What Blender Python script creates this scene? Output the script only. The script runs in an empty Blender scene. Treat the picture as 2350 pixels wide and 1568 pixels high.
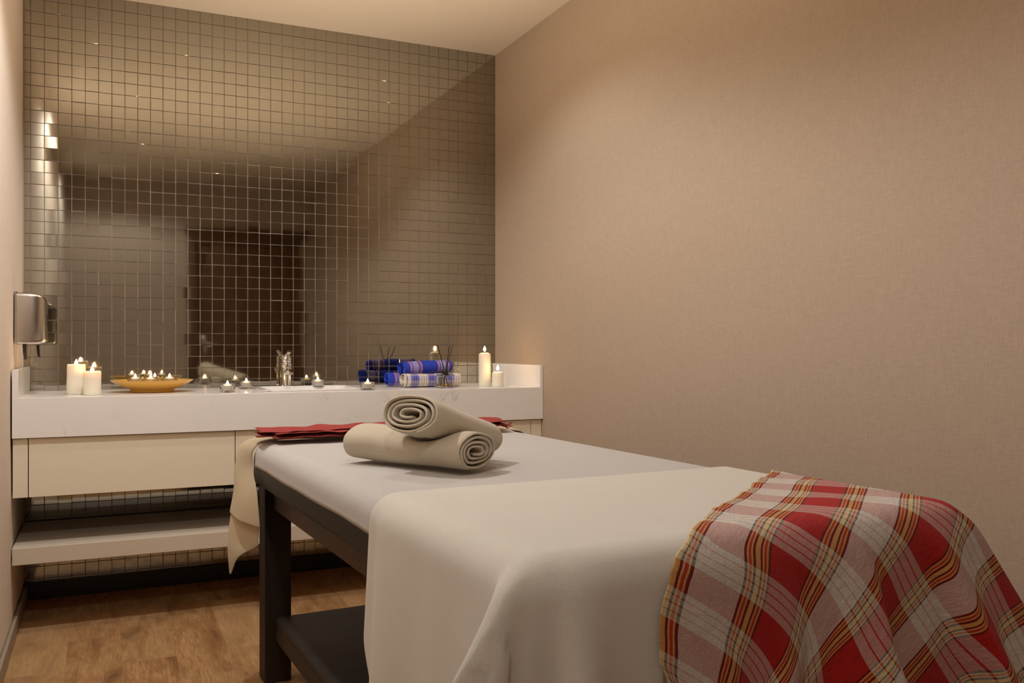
import bpy, bmesh, math, random
import numpy as np
from mathutils import Vector, Matrix, noise as mnoise

PI = math.pi
scene = bpy.context.scene
COL = scene.collection

# ------------------------------------------------------------------ camera, world, light, exposure
YAW = math.radians(24.7)
cam_data = bpy.data.cameras.new('camera')
cam = bpy.data.objects.new('camera', cam_data)
COL.objects.link(cam)
cam.location = (0.0, 0.0, 1.02)
cam.rotation_euler = (PI / 2, 0, -YAW)
cam_data.sensor_width = 36.0
cam_data.lens = 2040.0 / 2350.0 * 36.0
cam_data.shift_y = 13.0 / 2350.0
cam_data.clip_start = 0.02
scene.camera = cam

world = bpy.data.worlds.new('world')
scene.world = world
world.use_nodes = True
world.node_tree.nodes['Background'].inputs[0].default_value = (0.9, 0.8, 0.7, 1)
world.node_tree.nodes['Background'].inputs[1].default_value = 0.0

scene.view_settings.view_transform = 'Standard'
scene.view_settings.look = 'None'
scene.view_settings.gamma = 1.0
scene.view_settings.use_curve_mapping = False
scene.view_settings.exposure = 0.0
scene.cycles.max_bounces = 10
scene.cycles.diffuse_bounces = 5
scene.cycles.glossy_bounces = 5
scene.cycles.transmission_bounces = 8
scene.cycles.sample_clamp_indirect = 6.0


def spot(name, loc, target, power, color, angle, blend, radius):
    d = bpy.data.lights.new(name, 'SPOT')
    d.energy = power
    d.color = color
    d.spot_size = math.radians(angle)
    d.spot_blend = blend
    d.shadow_soft_size = radius
    o = bpy.data.objects.new(name, d)
    COL.objects.link(o)
    o.location = loc
    o.rotation_euler = (Vector(target) - Vector(loc)).to_track_quat('-Z', 'Y').to_euler()
    return o


NEUTRAL = (0.98, 0.99, 1.0)
WARM = (1.0, 0.84, 0.66)
# unseen ceiling spots without fittings (their cut-off keeps them out of the mirror tiles)
spot('downlight_left', (0.08, 2.50, 2.45), (0.08, 2.50, 0), 58, NEUTRAL, 150, 0.35, 0.03)
spot('fill_down_right', (0.92, 3.05, 2.45), (0.92, 3.05, 0), 22, NEUTRAL, 142, 0.4, 0.03)  # added fill, brightens the back right corner and its reflection
spot('fill_down_front', (0.10, 0.50, 2.45), (0.10, 0.50, 0), 29, NEUTRAL, 150, 0.35, 0.03)  # added fill for the front wall and the table's near end
# added unseen fill spots, floating in the room and aimed up at the ceiling
spot('ceiling_fill_table', (0.60, 2.10, 1.15), (0.60, 2.10, 3), 46, WARM, 126, 0.8, 0.08)
spot('ceiling_fill_vanity', (0.75, 3.20, 1.20), (0.75, 3.20, 3), 36, WARM, 126, 0.8, 0.08)

# ------------------------------------------------------------------ helpers


def tag(o, label=None, cat=None, group=None, kind=None):
    if label: o['label'] = label
    if cat: o['category'] = cat
    if group: o['group'] = group
    if kind: o['kind'] = kind
    return o


def link(name, me, mat=None, parent=None):
    o = bpy.data.objects.new(name, me)
    COL.objects.link(o)
    if mat is not None:
        for m in (mat if isinstance(mat, (list, tuple)) else [mat]):
            me.materials.append(m)
    if parent is not None:
        o.parent = parent
    return o


def obj(name, bm, mat=None, parent=None, smooth=False, angle=None):
    me = bpy.data.meshes.new(name)
    bmesh.ops.recalc_face_normals(bm, faces=bm.faces[:])
    bm.to_mesh(me)
    bm.free()
    if smooth:
        for p in me.polygons: p.use_smooth = True
        if angle:
            me.set_sharp_from_angle(angle=math.radians(angle))
    return link(name, me, mat, parent)


def thing(name, label, cat, loc=(0, 0, 0), rotz=0.0, group=None):
    o = bpy.data.objects.new(name, None)
    COL.objects.link(o)
    o.location = loc
    o.rotation_euler = (0, 0, rotz)
    o.empty_display_size = 0.05
    return tag(o, label, cat, group)


def copy_tree(o, parent=None):
    c = o.copy()
    COL.objects.link(c)
    if parent is not None: c.parent = parent
    for ch in list(o.children):
        copy_tree(ch, c)
    return c


def add_box(bm, x0, x1, y0, y1, z0, z1, bev=0.0, seg=2):
    vs = [bm.verts.new(p) for p in ((x0, y0, z0), (x1, y0, z0), (x1, y1, z0), (x0, y1, z0),
                                    (x0, y0, z1), (x1, y0, z1), (x1, y1, z1), (x0, y1, z1))]
    fs = [bm.faces.new([vs[i] for i in f]) for f in
          ((3, 2, 1, 0), (4, 5, 6, 7), (0, 1, 5, 4), (1, 2, 6, 5), (2, 3, 7, 6), (3, 0, 4, 7))]
    if bev > 0:
        es = list({e for f in fs for e in f.edges})
        bmesh.ops.bevel(bm, geom=es, offset=bev, segments=seg, profile=0.5, affect='EDGES')
    return bm


def box(*a, bev=0.0, seg=2):
    return add_box(bmesh.new(), *a, bev=bev, seg=seg)


def add_lathe(bm, prof, n=40, cx=0, cy=0):
    rings = []
    for r, z in prof:
        if r < 1e-6:
            rings.append([bm.verts.new((cx, cy, z))])
        else:
            rings.append([bm.verts.new((cx + r * math.cos(2 * PI * k / n), cy + r * math.sin(2 * PI * k / n), z)) for k in range(n)])
    for a, b in zip(rings, rings[1:]):
        for k in range(n):
            k2 = (k + 1) % n
            if len(a) == 1 and len(b) == 1: continue
            if len(a) == 1: bm.faces.new((a[0], b[k], b[k2]))
            elif len(b) == 1: bm.faces.new((a[k], b[0], a[k2]))
            else: bm.faces.new((a[k], b[k], b[k2], a[k2]))
    return bm


def lathe(prof, n=40):
    return add_lathe(bmesh.new(), prof, n)


def add_tube(bm, pts, rad, n=10):
    pts = [Vector(p) for p in pts]
    rings = []
    for i, p in enumerate(pts):
        d = (pts[min(i + 1, len(pts) - 1)] - pts[max(i - 1, 0)]).normalized()
        up = Vector((0, 0, 1)) if abs(d.z) < 0.9 else Vector((1, 0, 0))
        a = d.cross(up).normalized()
        b = d.cross(a)
        r = rad[i] if isinstance(rad, (list, tuple)) else rad
        rings.append([bm.verts.new(p + (a * math.cos(2 * PI * k / n) + b * math.sin(2 * PI * k / n)) * r) for k in range(n)])
    for q, s in zip(rings, rings[1:]):
        for k in range(n):
            bm.faces.new((q[k], q[(k + 1) % n], s[(k + 1) % n], s[k]))
    bm.faces.new(rings[0][::-1])
    bm.faces.new(rings[-1])
    return bm


def grid_mesh(name, P, UV, mat, parent=None, thick=0.0, sub=0, offset=-1.0):
    """P: (n,m,3) array of points, UV: (n,m,2) cloth coordinates in metres."""
    n, m = P.shape[:2]
    me = bpy.data.meshes.new(name)
    idx = np.arange(n * m).reshape(n, m)
    faces = np.stack([idx[:-1, :-1], idx[1:, :-1], idx[1:, 1:], idx[:-1, 1:]], -1).reshape(-1, 4)
    me.from_pydata(P.reshape(-1, 3).tolist(), [], faces.tolist())
    uvl = me.uv_layers.new(name='UVMap')
    flat = UV.reshape(-1, 2)
    li = np.zeros(len(me.loops), dtype=np.int32)
    me.loops.foreach_get('vertex_index', li)
    uvl.data.foreach_set('uv', flat[li].astype(np.float32).ravel())
    for p in me.polygons: p.use_smooth = True
    o = link(name, me, mat, parent)
    if thick:
        s = o.modifiers.new('thickness', 'SOLIDIFY')
        s.thickness = thick
        s.offset = offset
    if sub:
        s = o.modifiers.new('smooth', 'SUBSURF')
        s.levels = sub
        s.render_levels = sub
    return o


# ------------------------------------------------------------------ materials


def new_mat(name):
    m = bpy.data.materials.new(name)
    m.use_nodes = True
    nt = m.node_tree
    return m, nt, nt.nodes['Principled BSDF']


def N(nt, typ, **kw):
    n = nt.nodes.new(typ)
    for k, v in kw.items(): setattr(n, k, v)
    return n


def plain(name, col, rough=0.5, metal=0.0, spec=0.5, **kw):
    m, nt, b = new_mat(name)
    b.inputs['Base Color'].default_value = (*col, 1)
    b.inputs['Roughness'].default_value = rough
    b.inputs['Metallic'].default_value = metal
    b.inputs['Specular IOR Level'].default_value = spec
    for k, v in kw.items(): b.inputs[k].default_value = v
    return m


def coords(nt, kind='Object', scale=(1, 1, 1), rot=(0, 0, 0), loc=(0, 0, 0)):
    tc = N(nt, 'ShaderNodeTexCoord')
    mp = N(nt, 'ShaderNodeMapping')
    mp.inputs['Scale'].default_value = scale
    mp.inputs['Rotation'].default_value = rot
    mp.inputs['Location'].default_value = loc
    nt.links.new(tc.outputs[kind], mp.inputs[0])
    return mp.outputs[0]


def noise(nt, vec, scale, detail=4, rough=0.55, dist=0.0):
    n = N(nt, 'ShaderNodeTexNoise')
    nt.links.new(vec, n.inputs['Vector'])
    n.inputs['Scale'].default_value = scale
    n.inputs['Detail'].default_value = detail
    n.inputs['Roughness'].default_value = rough
    n.inputs['Distortion'].default_value = dist
    return n.outputs[0]


def ramp(nt, fac, stops, interp='LINEAR'):
    r = N(nt, 'ShaderNodeValToRGB')
    cr = r.color_ramp
    cr.interpolation = interp
    while len(cr.elements) < len(stops): cr.elements.new(0.5)
    for e, (p, c) in zip(cr.elements, stops):
        e.position = p
        e.color = (*c, 1) if len(c) == 3 else c
    nt.links.new(fac, r.inputs[0])
    return r.outputs[0]


def mixc(nt, fac, a, b, blend='MIX'):
    m = N(nt, 'ShaderNodeMix', data_type='RGBA', blend_type=blend)
    for s, v in ((0, fac), (6, a), (7, b)):
        if hasattr(v, 'is_linked'): nt.links.new(v, m.inputs[s])
        elif isinstance(v, tuple): m.inputs[s].default_value = (*v, 1)
        else: m.inputs[s].default_value = v
    return m.outputs[2]


def math_n(nt, op, a, b=None):
    m = N(nt, 'ShaderNodeMath', operation=op)
    for i, v in enumerate((a, b)):
        if v is None: continue
        if hasattr(v, 'is_linked'): nt.links.new(v, m.inputs[i])
        else: m.inputs[i].default_value = v
    return m.outputs[0]


def bump(nt, b, height, strength, dist=0.001):
    n = N(nt, 'ShaderNodeBump')
    n.inputs['Strength'].default_value = strength
    n.inputs['Distance'].default_value = dist
    nt.links.new(height, n.inputs['Height'])
    nt.links.new(n.outputs[0], b.inputs['Normal'])


def wave(nt, vec, scale, direction, dist=1.2):
    n = N(nt, 'ShaderNodeTexWave', wave_type='BANDS', bands_direction=direction)
    nt.links.new(vec, n.inputs['Vector'])
    n.inputs['Scale'].default_value = scale
    n.inputs['Distortion'].default_value = dist
    n.inputs['Detail'].default_value = 2
    n.inputs['Detail Scale'].default_value = 2.5
    return n.outputs['Fac']


def fabric(name, col, period=0.0024, strength=0.6, dist=0.0012, var=0.22, sheen=0.15, fuzz=0.5):
    """woven cloth: crossing threads of the given period (metres) with loose fibre noise."""
    m, nt, b = new_mat(name)
    uv = coords(nt, 'UV', rot=(0, 0, 0.05))
    sc = 0.314 / period
    wx = wave(nt, uv, sc, 'X')
    wy = wave(nt, uv, sc * 0.8, 'Y')
    h = math_n(nt, 'MAXIMUM', wx, math_n(nt, 'MULTIPLY', wy, 0.85))
    fz = noise(nt, uv, 1.3 / period, 3, 0.7)
    h = math_n(nt, 'ADD', math_n(nt, 'MULTIPLY', h, 1.0 - 0.5 * fuzz), math_n(nt, 'MULTIPLY', fz, fuzz))
    big = noise(nt, uv, 11, 4)
    dk = tuple(x * y for x, y in zip(col, (0.70, 0.62, 0.52)))
    c = mixc(nt, math_n(nt, 'MULTIPLY', math_n(nt, 'SUBTRACT', 1.0, h), var * 2), col, dk)
    c = mixc(nt, math_n(nt, 'MULTIPLY', big, 0.16), c, dk)
    nt.links.new(c, b.inputs['Base Color'])
    b.inputs['Roughness'].default_value = 0.95
    b.inputs['Specular IOR Level'].default_value = 0.1
    b.inputs['Sheen Weight'].default_value = sheen
    b.inputs['Sheen Roughness'].default_value = 0.5
    bump(nt, b, h, strength, dist)
    return m


def wallpaper(name, col, col2):
    m, nt, b = new_mat(name)
    v1 = coords(nt, 'Object', (1, 1, 14))
    v2 = coords(nt, 'Object', (14, 14, 1))
    h = math_n(nt, 'ADD', noise(nt, v1, 40, 3, 0.6), noise(nt, v2, 40, 3, 0.6))
    f = math_n(nt, 'MULTIPLY', math_n(nt, 'SUBTRACT', h, 0.78), 1.7)
    nt.links.new(mixc(nt, f, col, col2), b.inputs['Base Color'])
    b.inputs['Roughness'].default_value = 0.75
    b.inputs['Specular IOR Level'].default_value = 0.25
    bump(nt, b, h, 0.25, 0.0015)
    return m


def plaster(name, col, amt=0.06, bs=0.15):
    m, nt, b = new_mat(name)
    v = coords(nt, 'Object')
    n1 = noise(nt, v, 3, 4)
    nt.links.new(mixc(nt, math_n(nt, 'MULTIPLY', n1, amt), col, tuple(x * 0.6 for x in col)), b.inputs['Base Color'])
    b.inputs['Roughness'].default_value = 0.85
    b.inputs['Specular IOR Level'].default_value = 0.2
    bump(nt, b, noise(nt, v, 22, 5, 0.6), bs, 0.006)
    return m


def wood_dark(name, c1, c2, scale=(1, 12, 12), rough=0.45):
    m, nt, b = new_mat(name)
    v = coords(nt, 'Object', scale)
    n1 = noise(nt, v, 4, 5, 0.6, 1.2)
    nt.links.new(ramp(nt, n1, [(0.3, c1), (0.7, c2)]), b.inputs['Base Color'])
    b.inputs['Roughness'].default_value = rough
    bump(nt, b, n1, 0.15, 0.001)
    return m


def floor_mat():
    m, nt, b = new_mat('oak_laminate')
    v = coords(nt, 'Object', (1, 1, 1), (0, 0, PI / 2), (0.03, 0.11, 0))
    br = N(nt, 'ShaderNodeTexBrick')
    nt.links.new(v, br.inputs['Vector'])
    br.inputs['Color1'].default_value = (0.0, 0, 0, 1)
    br.inputs['Color2'].default_value = (1.0, 1, 1, 1)
    br.inputs['Mortar'].default_value = (0.5, 0.5, 0.5, 1)
    br.inputs['Scale'].default_value = 1.0
    br.inputs['Mortar Size'].default_value = 0.0006
    br.inputs['Brick Width'].default_value = 0.62
    br.inputs['Row Height'].default_value = 0.165
    br.inputs['Bias'].default_value = 0.0
    # each board gets its own slice of grain
    sep = N(nt, 'ShaderNodeSeparateColor')
    nt.links.new(br.outputs['Color'], sep.inputs[0])
    shift = math_n(nt, 'MULTIPLY', sep.outputs[0], 37.0)
    comb = N(nt, 'ShaderNodeCombineXYZ')
    nt.links.new(shift, comb.inputs[2])
    add = N(nt, 'ShaderNodeVectorMath', operation='ADD')
    nt.links.new(coords(nt, 'Object', (5.0, 1.3, 1)), add.inputs[0])
    nt.links.new(comb.outputs[0], add.inputs[1])
    grain = noise(nt, add.outputs[0], 2.6, 9, 0.66, 0.9)
    add2 = N(nt, 'ShaderNodeVectorMath', operation='ADD')
    nt.links.new(coords(nt, 'Object', (46.0, 4.0, 1)), add2.inputs[0])
    nt.links.new(comb.outputs[0], add2.inputs[1])
    fine = noise(nt, add2.outputs[0], 3.0, 6, 0.65, 0.4)
    base = ramp(nt, grain, [(0.30, (0.13, 0.052, 0.018)), (0.44, (0.34, 0.172, 0.066)), (0.56, (0.46, 0.26, 0.11)), (0.72, (0.52, 0.31, 0.14))])
    c = mixc(nt, math_n(nt, 'MULTIPLY', ramp(nt, fine, [(0.40, (0, 0, 0)), (0.68, (1, 1, 1))]), 0.75), base, (0.23, 0.11, 0.042))
    c = mixc(nt, math_n(nt, 'MULTIPLY', sep.outputs[0], 0.40), c, (0.58, 0.38, 0.19))
    kn = N(nt, 'ShaderNodeTexVoronoi')
    nt.links.new(coords(nt, 'Object', (3.3, 1.5, 1)), kn.inputs['Vector'])
    kn.inputs['Scale'].default_value = 1.7
    spotf = ramp(nt, kn.outputs['Distance'], [(0.0, (1, 1, 1)), (0.10, (0, 0, 0))])
    c = mixc(nt, math_n(nt, 'MULTIPLY', spotf, math_n(nt, 'MULTIPLY', grain, 0.9)), c, (0.10, 0.042, 0.016))
    nt.links.new(c, b.inputs['Base Color'])
    b.inputs['Roughness'].default_value = 0.5
    b.inputs['Specular IOR Level'].default_value = 0.3
    bump(nt, b, fine, 0.08, 0.001)
    return m


def marble_mat():
    m, nt, b = new_mat('white_quartz')
    v = coords(nt, 'Object', (1, 1, 1))
    w = noise(nt, v, 2.2, 6, 0.65, 1.5)
    d = math_n(nt, 'ABSOLUTE', math_n(nt, 'SUBTRACT', w, 0.5))
    vein = ramp(nt, d, [(0.0, (1, 1, 1)), (0.012, (0.25, 0.25, 0.25)), (0.03, (0, 0, 0))])
    patch = ramp(nt, noise(nt, v, 5.5, 3), [(0.52, (0, 0, 0)), (0.68, (1, 1, 1))])
    brk = noise(nt, v, 45, 3)
    f = math_n(nt, 'MULTIPLY', math_n(nt, 'MULTIPLY', vein, patch), brk)
    c = mixc(nt, noise(nt, v, 6, 4), (0.90, 0.86, 0.81), (0.85, 0.81, 0.76))
    c = mixc(nt, math_n(nt, 'MULTIPLY', f, 0.75), c, (0.36, 0.34, 0.32))
    nt.links.new(c, b.inputs['Base Color'])
    b.inputs['Roughness'].default_value = 0.22
    b.inputs['Specular IOR Level'].default_value = 0.4
    return m


def plaid_mat():
    m, nt, b = new_mat('red_plaid_cloth')
    uvn = N(nt, 'ShaderNodeTexCoord')
    sep = N(nt, 'ShaderNodeSeparateXYZ')
    nt.links.new(uvn.outputs['UV'], sep.inputs[0])
    n_, e_ = sep.outputs[0], sep.outputs[1]
    RED, WHT, YEL, BLK, ORG = (0.42, 0.013, 0.011), (0.68, 0.63, 0.56), (0.70, 0.49, 0.14), (0.003, 0.004, 0.010), (0.46, 0.055, 0.018)
    per = 0.184
    st = []
    def group(x):
        seg = [(BLK, .0034), (YEL, .0022), (ORG, .0036), (YEL, .0022), (BLK, .0032), (YEL, .0064), (BLK, .0032), (YEL, .0022), (ORG, .0036), (YEL, .0022), (BLK, .0034)]
        for c, w in seg:
            st.append((x / per, c))
            x += w
        return x
    x = group(0.0)
    st.append((x / per, WHT))
    x = group(0.092)
    st.append((x / per, RED))
    warp = ramp(nt, math_n(nt, 'FRACT', math_n(nt, 'DIVIDE', math_n(nt, 'ADD', n_, 0.016 + 1.84), per)), st, 'CONSTANT')
    LR = (0.45, 0.05, 0.04)
    p2 = 0.142
    ws = [(0.0, RED), (0.5, WHT), (0.60, LR), (0.62, WHT), (0.73, LR), (0.75, WHT), (0.86, LR), (0.88, WHT)]
    weft = ramp(nt, math_n(nt, 'FRACT', math_n(nt, 'DIVIDE', math_n(nt, 'ADD', e_, 1.46 + 0.03), p2)), ws, 'CONSTANT')
    tw = noise(nt, coords(nt, 'UV', (1, 1, 1), (0, 0, 0.8)), 700, 2, 0.6)
    fac = math_n(nt, 'ADD', math_n(nt, 'MULTIPLY', math_n(nt, 'SUBTRACT', tw, 0.5), 1.1), 0.40)
    fac2 = N(nt, 'ShaderNodeClamp')
    nt.links.new(fac, fac2.inputs[0])
    c = mixc(nt, fac2.outputs[0], warp, weft)
    nt.links.new(c, b.inputs['Base Color'])
    b.inputs['Roughness'].default_value = 0.9
    b.inputs['Specular IOR Level'].default_value = 0.15
    b.inputs['Sheen Weight'].default_value = 0.1
    crepe = noise(nt, coords(nt, 'UV', (1.0, 0.35, 1)), 160, 3, 0.6)
    wr = noise(nt, coords(nt, 'UV', (1.0, 0.5, 1)), 48, 4, 0.6)
    bump(nt, b, math_n(nt, 'ADD', math_n(nt, 'ADD', tw, crepe), math_n(nt, 'MULTIPLY', wr, 2.5)), 0.8, 0.0025)
    return m


def blue_mat(name, kind):
    m, nt, b = new_mat(name)
    uvn = N(nt, 'ShaderNodeTexCoord')
    sep = N(nt, 'ShaderNodeSeparateXYZ')
    nt.links.new(uvn.outputs['UV'], sep.inputs[0])
    B, LV, W, BK, R = (0.03, 0.06, 0.46), (0.36, 0.35, 0.60), (0.72, 0.66, 0.56), (0.015, 0.012, 0.05), (0.50, 0.16, 0.14)
    PL = (0.20, 0.18, 0.48)
    if kind == 'check':
        st = [(0, W), (0.05, BK), (0.07, W), (0.17, PL), (0.26, BK), (0.275, PL), (0.32, BK), (0.335, PL), (0.41, W), (0.47, BK), (0.48, W), (0.54, BK), (0.55, W), (0.61, BK), (0.62, W),
              (0.66, PL), (0.72, BK), (0.735, PL), (0.78, BK), (0.795, PL), (0.88, W), (0.95, BK), (0.965, W)]
        per = 0.165
    else:
        st = [(0, B), (0.20, R), (0.23, LV), (0.26, R), (0.29, B), (0.31, LV), (0.50, R), (0.53, B), (0.56, R), (0.59, LV), (0.62, R), (0.64, B)]
        per = 0.14
    warp = ramp(nt, math_n(nt, 'FRACT', math_n(nt, 'DIVIDE', math_n(nt, 'ADD', sep.outputs[0], per * 4), per)), st, 'CONSTANT')
    w2 = [(0, W if kind == 'check' else LV), (0.3, BK), (0.34, W if kind == 'check' else LV), (0.62, B), (0.9, BK), (0.94, B)] if kind == 'check' else [(0, B), (0.85, LV), (0.95, B)]
    weft = ramp(nt, math_n(nt, 'FRACT', math_n(nt, 'DIVIDE', sep.outputs[1], 0.05 if kind == 'check' else 0.2)), w2, 'CONSTANT')
    c = mixc(nt, 0.25, warp, weft)
    nt.links.new(c, b.inputs['Base Color'])
    b.inputs['Roughness'].default_value = 0.9
    b.inputs['Specular IOR Level'].default_value = 0.15
    bump(nt, b, noise(nt, coords(nt, 'UV'), 300, 3), 0.5, 0.002)
    return m


M = {}
M['wall'] = wallpaper('beige_linen_wallpaper', (0.475, 0.368, 0.272), (0.398, 0.303, 0.220))
M['wall_left'] = plaster('pale_beige_plaster', (0.84, 0.72, 0.60), 0.10, 0.35)
M['wall_front'] = plaster('beige_paint', (0.52, 0.42, 0.33))
M['ceiling'] = plaster('ceiling_paint', (0.70, 0.60, 0.48), 0.05, 0.06)
M['floor'] = floor_mat()
M['marble'] = marble_mat()
M['lacquer'] = plain('cream_lacquer', (0.84, 0.75, 0.58), 0.4, spec=0.4)
M['lacquer_shade'] = plain('cabinet_inside_shade', (0.16, 0.13, 0.10), 0.6)  # darkened: the shade of the cavity is put into this colour
M['shelf'] = plain('beige_shelf_laminate', (0.66, 0.57, 0.45), 0.5, spec=0.3)
M['black_trim'] = plain('black_baseboard', (0.012, 0.010, 0.009), 0.4)
M['trim'] = plain('beige_trim', (0.36, 0.29, 0.21), 0.55)
M['tile'] = plain('mirror_mosaic_glass', (0.41, 0.395, 0.345), 0.04, metal=1.0)
M['grout'] = plain('mosaic_grout', (0.40, 0.33, 0.26), 0.8)
M['table_wood'] = wood_dark('espresso_stained_wood', (0.008, 0.004, 0.002), (0.026, 0.012, 0.006), (14, 1.2, 14), 0.6)
M['rail_wood'] = wood_dark('walnut_rail', (0.018, 0.008, 0.004), (0.09, 0.038, 0.016), (22, 1.5, 22), 0.45)
M['leather'] = plain('charcoal_vinyl', (0.020, 0.018, 0.017), 0.5, spec=0.3)
M['door_wood'] = wood_dark('dark_door_wood', (0.09, 0.040, 0.018), (0.20, 0.10, 0.048), (10, 10, 0.9), 0.5)
M['sheet'] = fabric('grey_white_sheet', (0.585, 0.565, 0.54), 0.0013, 0.7, 0.0009, 0.16, 0.2, 1.0)
M['cover'] = fabric('cream_cotton_cover', (0.79, 0.765, 0.69), 0.0012, 0.8, 0.0010, 0.20, 0.2, 0.8)
M['head_towel'] = fabric('ecru_terry', (0.80, 0.66, 0.44), 0.0015, 0.9, 0.0016, 0.28, 0.2, 1.0)
M['beige_towel'] = fabric('beige_towelling', (0.66, 0.585, 0.455), 0.0012, 0.8, 0.0010, 0.22, 0.25, 0.9)
M['scarf'] = fabric('red_crinkle_cotton', (0.46, 0.060, 0.052), 0.0040, 1.0, 0.0030, 0.4, 0.1, 0.7)
M['plaid'] = plaid_mat()
M['blue_check'] = blue_mat('blue_white_check', 'check')
M['blue_stripe'] = blue_mat('blue_stripe', 'stripe')
M['chrome'] = plain('chrome', (0.82, 0.82, 0.82), 0.06, metal=1.0)
M['steel'] = plain('brushed_steel', (0.60, 0.57, 0.52), 0.22, metal=1.0)
M['dark_plastic'] = plain('dark_plastic', (0.04, 0.035, 0.03), 0.4)
M['porcelain'] = plain('white_porcelain', (0.82, 0.80, 0.77), 0.12)
M['wax'] = plain('ivory_wax', (0.90, 0.84, 0.70), 0.45, **{'Subsurface Weight': 0.5, 'Subsurface Radius': (0.02, 0.012, 0.006), 'Subsurface Scale': 1.0})
M['wick'] = plain('wick', (0.02, 0.015, 0.01), 0.9)
M['glass'] = plain('clear_glass', (1, 1, 1), 0.0, **{'Transmission Weight': 1.0, 'IOR': 1.45})
M['amber'] = plain('amber_oil', (0.95, 0.62, 0.20), 0.0, **{'Transmission Weight': 1.0, 'IOR': 1.36})
M['yellow'] = plain('yellow_glaze', (0.78, 0.45, 0.09), 0.2)
M['black'] = plain('black_matt', (0.006, 0.005, 0.005), 0.5)
M['alu'] = plain('tealight_tin', (0.75, 0.68, 0.60), 0.5, metal=0.3)
M['label'] = plain('cream_label', (0.62, 0.55, 0.42), 0.7)


def flame_mat(strength):
    m, nt, b = new_mat('candle_flame')
    e = N(nt, 'ShaderNodeEmission')
    e.inputs[0].default_value = (1.0, 0.62, 0.28, 1)
    e.inputs[1].default_value = strength
    nt.links.new(e.outputs[0], nt.nodes['Material Output'].inputs[0])
    return m


M['flame'] = flame_mat(85.0)

# ------------------------------------------------------------------ room shell
XL, XR, YF, YB, ZC = -0.29, 1.783, -0.30, 4.08, 2.48
T = 0.12


def struct(name, bm, mat, parent=None):
    o = obj(name, bm, mat, parent)
    if parent is None: o['kind'] = 'structure'
    return o


struct('floor', box(XL - T, XR + T, YF - T, YB + T, -0.08, 0.0), M['floor'])
struct('ceiling', box(XL - T, XR + T, YF - T, YB + T, ZC, ZC + 0.08), M['ceiling'])
struct('wall_right', box(XR, XR + T, YF - T, YB + T, 0, ZC), M['wall'])


def left_wall():
    bm = bmesh.new()
    nx, nz = 60, 40
    g = [[None] * (nz + 1) for _ in range(nx + 1)]
    for i in range(nx + 1):
        for k in range(nz + 1):
            y = YF - T + (YB + 2 * T - YF) * i / nx
            z = ZC * k / nz
            w = 0.004 * mnoise.noise(Vector((y * 1.6, z * 2.2, 3.1)))
            g[i][k] = bm.verts.new((XL - 0.004 + w, y, z))
    for i in range(nx):
        for k in range(nz):
            bm.faces.new((g[i][k], g[i + 1][k], g[i + 1][k + 1], g[i][k + 1]))
    add_box(bm, XL - T, XL - 0.012, YF - T, YB + T, 0, ZC)
    return bm


o = struct('wall_left', left_wall(), M['wall_left'])
for p in o.data.polygons: p.use_smooth = True
o.data.set_sharp_from_angle(angle=0.6)


def back_wall():
    """grout bed plus one bevelled, slightly tilted glass tile per grid cell, all one wall."""
    rnd = random.Random(4)
    V, F, MI = [], [], []
    b = [(XL - T, YB, 0), (XR + T, YB, 0), (XR + T, YB, ZC), (XL - T, YB, ZC),
         (XL - T, YB + T, 0), (XR + T, YB + T, 0), (XR + T, YB + T, ZC), (XL - T, YB + T, ZC)]
    V += b
    for f in ((0, 1, 2, 3), (5, 4, 7, 6), (4, 0, 3, 7), (1, 5, 6, 2), (3, 2, 6, 7), (4, 5, 1, 0)):
        F.append(f)
        MI.append(1)
    pitch, gap, th, bv = 0.05, 0.0022, 0.003, 0.0004
    nx = int((XR - XL) / pitch) + 1
    nz = int(ZC / pitch) + 1
    for i in range(nx):
        colt = rnd.gauss(0, 0.0007)
        for k in range(nz):
            x1 = XR - i * pitch - gap / 2 + rnd.gauss(0, 0.00025)
            x0 = max(XR - (i + 1) * pitch + gap / 2 + rnd.gauss(0, 0.00025), XL + 0.001)
            z1 = ZC - k * pitch - gap / 2 + rnd.gauss(0, 0.0003)
            z0 = max(ZC - (k + 1) * pitch + gap / 2 + rnd.gauss(0, 0.0003), 0.001)
            if x1 - x0 < 0.006 or z1 - z0 < 0.006: continue
            big = 3.0 if i >= nx - 3 else 1.0
            ax = colt + rnd.gauss(0, 0.0016) * big
            az = rnd.gauss(0, 0.0016)
            cx, cz = (x0 + x1) / 2, (z0 + z1) / 2
            n0 = len(V)
            for (x, z) in ((x0, z0), (x1, z0), (x1, z1), (x0, z1)):
                V.append((x, YB - 0.0005, z))
            for (x, z) in ((x0, z0), (x1, z0), (x1, z1), (x0, z1)):
                V.append((x, YB - th + bv + ax * (x - cx) + az * (z - cz), z))
            for (x, z) in ((x0 + bv, z0 + bv), (x1 - bv, z0 + bv), (x1 - bv, z1 - bv), (x0 + bv, z1 - bv)):
                V.append((x, YB - th + ax * (x - cx) + az * (z - cz), z))
            for q in range(4):
                r = (q + 1) % 4
                F.append((n0 + q, n0 + r, n0 + 4 + r, n0 + 4 + q))
                F.append((n0 + 4 + q, n0 + 4 + r, n0 + 8 + r, n0 + 8 + q))
                MI += [0, 0]
            F.append((n0 + 8, n0 + 9, n0 + 10, n0 + 11))
            MI.append(0)
    me = bpy.data.meshes.new('wall_back')
    me.from_pydata(V, [], F)
    me.polygons.foreach_set('material_index', MI)
    o = link('wall_back', me, [M['tile'], M['grout']])
    o['kind'] = 'structure'


back_wall()

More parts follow.
